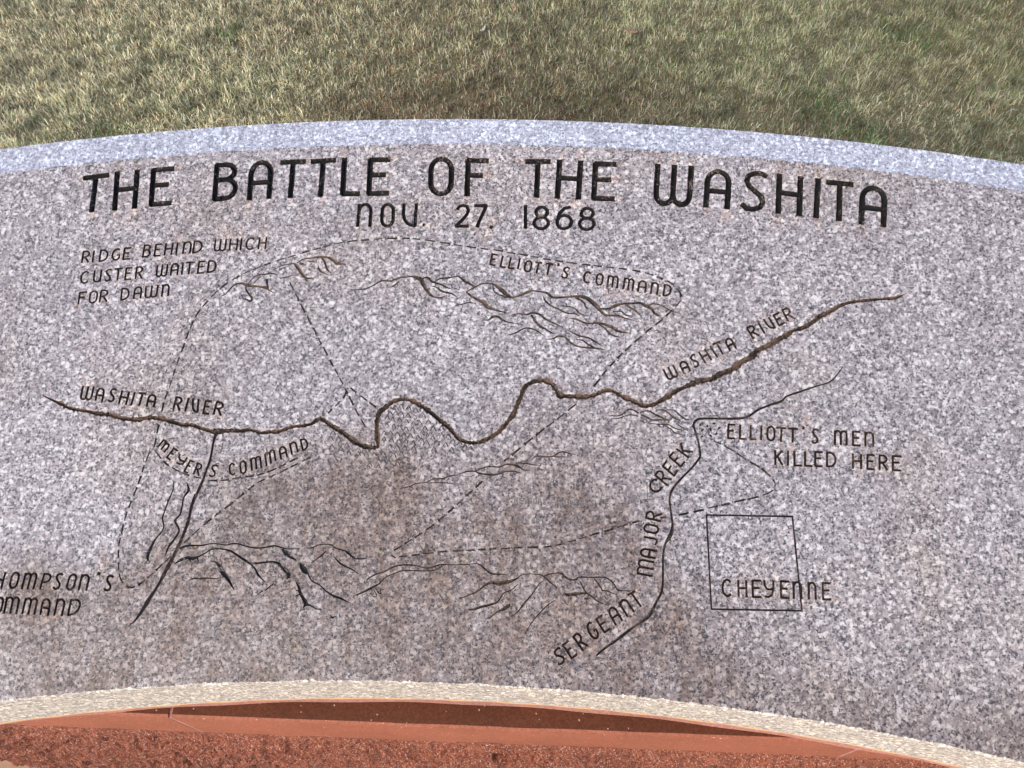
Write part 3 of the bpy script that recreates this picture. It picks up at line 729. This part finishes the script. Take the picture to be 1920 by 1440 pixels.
zs = on_front([(640, 1384), (1280, 1407), (100, 1361)])[:, 1]
STRIP = LEDGE_Z - float(zs.mean())
S0, S1 = -0.75, 1.75
base = empty("stone_plinth", tuple((pl + pr) / 2 + ey * .35 * 1.0)[:2] + (0.0,))
prop(base, "low red granite plinth of split faced blocks under the grey map slab", "stone plinth")
BACK = 0.85
J = 0.0024
ends = [(S0, sj[0] - J), (sj[0] + J, sj[1] - J), (sj[1] + J, S1)]
drills = on_front([(492, 1393), (370, 1413), (940, 1404), (757, 1430), (1170, 1436), (95, 1394)])
dlen = [.05, .045, .045, .05, .06, .03]
tanb = on_front([(0, 1407), (60, 1413), (110, 1427), (150, 1441)])
def rough_out(s, z, ztop):
    p = Vector((s * 1.0, z * 1.0, 3.1))
    o = 0.011 * noise.fractal(p * 9, 1.0, 2.0, 3) + 0.0095 * noise.fractal(p * 48 + Vector((5, 0, 0)), 0.75, 2.1, 4) + 0.0045 * noise.noise(p * 260)
    o += 0.004 * abs(noise.noise(Vector((s * 30, z * 70, 9))))
    e = min(1.0, (ztop - z) / 0.03)
    o = o * (0.25 + .75 * e) + 0.012 * e
    for (sd, zd), L in zip(drills, dlen):
        dx = abs(s - sd)
        if dx < .011 and abs(z - zd) < L * .5: o = min(o, 0.006 - 0.013 * math.sqrt(1 - (dx / .011) ** 2))
    return o
for bi, (sa, sb) in enumerate(ends):
    blk = []
    zt = LEDGE_Z; zb = LEDGE_Z - STRIP
    # honed top with a small rounded arris
    q = [fr(sa, -.004, zt), fr(sb, -.004, zt), fr(sb, -BACK, zt), fr(sa, -BACK, zt)]
    root_blk = mesh_obj("base_block", q + [fr(sa, -BACK, 0), fr(sb, -BACK, 0), fr(sa, -.02, 0), fr(sb, -.02, 0)],
                        [(0, 1, 2, 3), (3, 2, 5, 4), (0, 3, 4, 6), (1, 7, 5, 2)], M_ledge, base)
    n_ = int((sb - sa) / .01)
    ss = np.linspace(sa, sb, n_ + 1)
    rowsb = []
    for out, z in ((-.004, zt), (-.0012, zt - .0012), (0, zt - .004), (0, zb)):
        rowsb.append(np.array([fr(s, out + (.0007 * noise.noise(Vector((s * 25, z * 40, 0)))), z + (.0022 * noise.noise(Vector((s * 40, 1, 0))) if z == zb else 0)) for s in ss]))
    vv, ff = skin(rowsb); o = mesh_obj("smooth_margin", vv, ff, M_strip, root_blk, smooth=True)
    # split face
    n_ = int((sb - sa) / .0035); ss = np.linspace(sa, sb, n_ + 1)
    zz = np.concatenate([np.linspace(zb, zb - .18, 56), np.linspace(zb - .19, 0.0, 26)])
    vv = []; ft = []; fr_ = []
    tan = np.zeros((len(zz), len(ss)), bool)
    for i, z in enumerate(zz):
        for j, s in enumerate(ss):
            zlim = np.interp(s, tanb[:, 0], tanb[:, 1], left=tanb[0, 1] + .01, right=-9) + .004 * noise.noise(Vector((s * 60, 2, 2)))
            tan[i, j] = z < zlim
            o_ = 0.014 + .0006 * math.sin(s * 700) if tan[i, j] else rough_out(s, z, zb)
            zj = z + (.0022 * noise.noise(Vector((s * 40, 1, 0))) if i == 0 else 0)
            vv.append(fr(s, o_ if i else 0.0, zj))
    m = len(ss)
    for i in range(len(zz) - 1):
        for j in range(m - 1):
            (ft if tan[i, j] and tan[i + 1, j + 1] else fr_).append((i * m + j, (i + 1) * m + j, (i + 1) * m + j + 1, i * m + j + 1))
    vv = np.array(vv)
    mesh_obj("split_face", vv, fr_, M_rough, root_blk)
    if ft:
        u, inv = np.unique(np.array(ft), return_inverse=True)
        mesh_obj("sawn_patch", vv[u], inv.reshape(-1, 4), M_tan, root_blk)
for s in sj:
    q = []; f = []
    prof = [(LEDGE_Z - .0012, -BACK), (LEDGE_Z - .0012, -.007), (LEDGE_Z - .004, .0002), (LEDGE_Z - STRIP, .0002)]
    prof += [(LEDGE_Z - STRIP - .0033 * i, rough_out(s, LEDGE_Z - STRIP - .0033 * i, LEDGE_Z - STRIP) + .0004) for i in range(1, 58)]
    prof += [(0, .0)]
    for z, o1 in prof:
        q += [fr(s - J - .002, o1 - .0025, z), fr(s - J * .2, o1, z), fr(s + J + .002, o1 - .0005, z)]
    for k in range(len(prof) - 1):
        for i in (0, 1): f.append((3 * k + i, 3 * k + i + 1, 3 * k + i + 4, 3 * k + i + 3))
    mesh_obj("mortar_joint", q[:12], f[:6], M_mort, base)
    mesh_obj("joint_filling", q[9:], [tuple(t - 9 for t in ff_) for ff_ in f[6:]], M_rough, base)
# setting bed between ledge and slab
b1 = down(face3d(arc(np.full(NARC, R1 + .004))), drop); b2 = b1.copy(); b2[:, 2] = LEDGE_Z + .0005
low = b1[:, 2] < LEDGE_Z + .0008
b1[low, 2] = LEDGE_Z + .0008
b2 = b2 + (-ey) * (.003 + .0006 * np.sin(ph * 140)[:, None])
v, f = skin([b1, b2]); mesh_obj("setting_bed", v, f, M_mort, base)

# ------------------------------------------------------------------ ground and grass
k = NT("soil_thatch"); co = k.n('TexCoord').outputs['Object']
a = k.n('TexNoise', ins={'Vector': co, 'Scale': 90.0, 'Detail': 6.0, 'Roughness': 0.75})
b = k.n('TexNoise', ins={'Vector': co, 'Scale': 2.0, 'Detail': 3.0})
c = k.ramp(a.outputs[0], [(0.3, (0.09, 0.07, 0.04)), (0.55, (0.20, 0.165, 0.085)), (0.75, (0.31, 0.27, 0.15))])
c = k.mix(0.6, c, k.ramp(b.outputs[0], [(0.35, (0.8, 0.9, 0.6)), (0.65, (1.2, 1.0, 0.8))]), 'MULTIPLY')
M_soil = k.set(Base_Color=c, Roughness=0.95)
g_ = mesh_obj("ground", [(-300, -300, 0), (300, -300, 0), (300, 300, 0), (-300, 300, 0)], [(0, 1, 2, 3)], M_soil)
prop(g_, kind='structure')
k = NT("pavement_concrete"); co = k.n('TexCoord').outputs['Object']
a = k.n('TexNoise', ins={'Vector': co, 'Scale': 60.0, 'Detail': 6.0})
M_pave = k.set(Base_Color=k.ramp(a.outputs[0], [(0.3, (0.33, 0.26, 0.21)), (0.7, (0.44, 0.36, 0.29))]), Roughness=0.85)
q = [fr(-6, .02, .004), fr(7.5, .02, .004), fr(7.5, 5, .004), fr(-6, 5, .004)]
prop(mesh_obj("pavement", q, [(0, 3, 2, 1)], M_pave), kind='structure')

def vnoise(x, y, s, seed):
    r = np.random.default_rng(seed); G = r.random((64, 64)); x = x * s + 20; y = y * s + 20
    xi = np.floor(x).astype(int); yi = np.floor(y).astype(int); fx = x - xi; fy = y - yi
    fx = fx * fx * (3 - 2 * fx); fy = fy * fy * (3 - 2 * fy); g = lambda i, j: G[i % 64, j % 64]
    return (g(xi, yi) * (1 - fx) + g(xi + 1, yi) * fx) * (1 - fy) + (g(xi, yi + 1) * (1 - fx) + g(xi + 1, yi + 1) * fx) * fy
def scatter(x0, x1, y0, y1, dens):
    n = int((x1 - x0) * (y1 - y0) * dens); return np.stack([rng.uniform(x0, x1, n), rng.uniform(y0, y1, n)], 1), 
dense = scatter(-2.3, 2.3, 1.55, 3.05, 46000)[0]
out = scatter(-6, 6, 0.9, 7, 5200)[0]
out = out[~((np.abs(out[:, 0]) < 2.3) & (out[:, 1] > 1.55) & (out[:, 1] < 3.05))]
pos = np.vstack([dense, out]); big = np.concatenate([np.ones(len(dense)), np.full(len(out), 1.7)])
bk = face3d(np.stack([(R2 + RIM) * np.sin(np.linspace(-.4, .4, 80)), (R2 + RIM) * np.cos(np.linspace(-.4, .4, 80))], 1))
pos_ok = pos[:, 1] > np.interp(pos[:, 0], bk[:, 0], bk[:, 1]) + .03
pos = pos[pos_ok]; big = big[pos_ok]
# gather blades into loose tufts
tuft = np.stack([vnoise(pos[:, 0], pos[:, 1], 26, 3) - .5, vnoise(pos[:, 0], pos[:, 1], 26, 4) - .5], 1)
pos = pos + tuft * .03
n = len(pos); x, y = pos[:, 0], pos[:, 1]
yaw = rng.uniform(0, 2 * np.pi, n); lean = np.abs(rng.normal(.55, .5, n)); lean_dir = rng.uniform(0, 2 * np.pi, n) + 2 * vnoise(x, y, 9, 5)
L = rng.gamma(6, .0034, n) * (0.65 + .7 * vnoise(x, y, 12, 6)) ; L = np.clip(L, .008, .045)
W = rng.uniform(.0015, .0034, n) * big
lv = np.stack([np.cos(lean_dir), np.sin(lean_dir)], 1) * np.sin(np.clip(lean, 0, 1.35))[:, None]; lz = np.cos(np.clip(lean, 0, 1.35))
sd = np.stack([np.cos(yaw), np.sin(yaw)], 1) * W[:, None] * .5
VV = np.zeros((n, 5, 3), np.float32)
bx = np.stack([x, y], 1)
VV[:, 0, :2] = bx - sd; VV[:, 1, :2] = bx + sd; VV[:, :2, 2] = -.002
mid = bx + lv * L[:, None] * .42
VV[:, 2, :2] = mid - sd * .8; VV[:, 3, :2] = mid + sd * .8; VV[:, 2:4, 2] = (L * .58 * lz)[:, None]
VV[:, 4, :2] = bx + lv * L[:, None] * 1.05; VV[:, 4, 2] = L * (.95 * lz - .1)
me = bpy.data.meshes.new("lawn_grass")
me.vertices.add(n * 5); me.vertices.foreach_set('co', VV.ravel())
ix = np.arange(n, dtype=np.int32)[:, None] * 5
loops = np.hstack([ix + 0, ix + 1, ix + 3, ix + 2, ix + 2, ix + 3, ix + 4]).astype(np.int32)
me.loops.add(n * 7); me.loops.foreach_set('vertex_index', loops.ravel())
me.polygons.add(n * 2)
ls = np.stack([np.arange(n) * 7, np.arange(n) * 7 + 4], 1).astype(np.int32)
me.polygons.foreach_set('loop_start', ls.ravel())
me.update(calc_edges=True); me.validate()
pal = np.array([(.54, .47, .31), (.41, .36, .21), (.29, .295, .14), (.19, .24, .09), (.27, .175, .10), (.13, .19, .065), (.17, .115, .07)])
gn = .5 * vnoise(x, y, 1.6, 11) + .3 * vnoise(x, y, 5, 12) + .2 * vnoise(x, y, 15, 13)     # greener and browner patches of turf
brown = np.exp(-(((x + .12) / .60) ** 2 + ((y - 2.02) / .30) ** 2)) * .72 + .45 * (vnoise(x, y, 2.3, 15) - .35)   # the worn brown patch
brown = np.clip(brown, 0, .8)
r = rng.random(n); r2 = rng.random(n)
green = np.clip((gn - .5) * 2.2 + .45, 0.05, 1)
ch = np.where(r < .27, 0, np.where(r < .52, 1, np.where(r < .52 + .28 * green, 2, np.where(r < .55 + .40 * green, 3, 4))))
weed = np.zeros(n)
for px, py, r_ in ((200, 245, .06), (1530, 190, .07), (1620, 250, .08), (420, 60, .06), (1700, 60, .09)):
    wp = to_level([(px, py)], .02)[0]; weed += np.exp(-((x - wp[0]) ** 2 + (y - wp[1]) ** 2) / r_ ** 2)
ch = np.where(rng.random(n) < .05 * (green > .5) + .6 * weed, 5, ch)
ch = np.where(r2 < brown, np.where(rng.random(n) < .55, 4, 6), ch)
sunlit_straw = np.clip(.5 - .33 * x + .5 * (vnoise(x, y, 1.1, 17) - .5), 0, 1)       # paler to the left, sunlight from that side painted into the blades
ch = np.where((rng.random(n) < .55 * sunlit_straw) & (ch != 5) & (r2 > brown * .6), np.where(rng.random(n) < .5, 0, 1), ch)
C = pal[ch] * np.array([1.10, 1.12, 1.12]) * (.84 + .62 * sunlit_straw)[:, None] * (.48 + .98 * vnoise(x, y, 28, 21))[:, None] * rng.uniform(.7, 1.2, n)[:, None]
CC = np.ones((n, 5, 4), np.float32); CC[:, :, :3] = C[:, None, :]
ca = me.color_attributes.new("blade", 'FLOAT_COLOR', 'POINT'); ca.data.foreach_set('color', CC.ravel())
k = NT("dry_grass"); at = k.n('Attribute', attribute_name='blade')
k.b.inputs['Subsurface Weight'].default_value = 0
M_grass = k.set(Base_Color=at.outputs['Color'], Roughness=0.6)
k.b.inputs['Specular IOR Level'].default_value = 0.25
me.materials.append(M_grass)
go = bpy.data.objects.new("lawn_grass", me); col.objects.link(go)
prop(go, "short dry tan and green lawn grass behind the stone slab", "grass", kind='stuff')

# ------------------------------------------------------------------ small things lying on the lawn
def leaf(name, px, length, width, colr, label, turn):
    c0 = to_level([px], .022)[0]
    k = NT(name + "_skin"); co = k.n('TexCoord').outputs['Object']
    nz = k.n('TexNoise', ins={'Vector': co, 'Scale': 220.0, 'Detail': 4.0})
    m = k.set(Base_Color=k.ramp(nz.outputs[0], [(.3, tuple(.7 * t for t in colr)), (.7, colr)]), Roughness=.7)
    v = []; f = []
    for i in range(9):
        t = i / 8; wv = width * math.sin(math.pi * min(1, .06 + t * .94)) ** .8 * .5
        for j in (-1, -.5, 0, .5, 1):
            X = (t - .5) * length; Y = j * wv * (1 + .15 * math.sin(i * 2.1 + j)); Z = .006 * j * j + .010 * (t - .5) ** 2 * 4 + .002 * math.sin(i * 1.7)
            v.append((c0[0] + X * math.cos(turn) - Y * math.sin(turn), c0[1] + X * math.sin(turn) + Y * math.cos(turn), c0[2] + Z))
    for i in range(8):
        for j in range(4): f.append((i * 5 + j, i * 5 + j + 1, i * 5 + j + 6, i * 5 + j + 5))
    o = mesh_obj(name, v, f, m, origin=tuple(c0), smooth=True)
    sd = o.modifiers.new("thickness", 'SOLIDIFY'); sd.thickness = .0006
    return prop(o, label, "leaf")
leaf("dry_leaf", (1184, 62), .052, .020, (.36, .20, .11), "small orange brown dry leaf curled on the lawn right of centre", -.5)
leaf("dry_leaf", (906, 58), .040, .010, (.72, .66, .50), "narrow pale dry leaf lying on the lawn above the middle of the heading", 1.1)
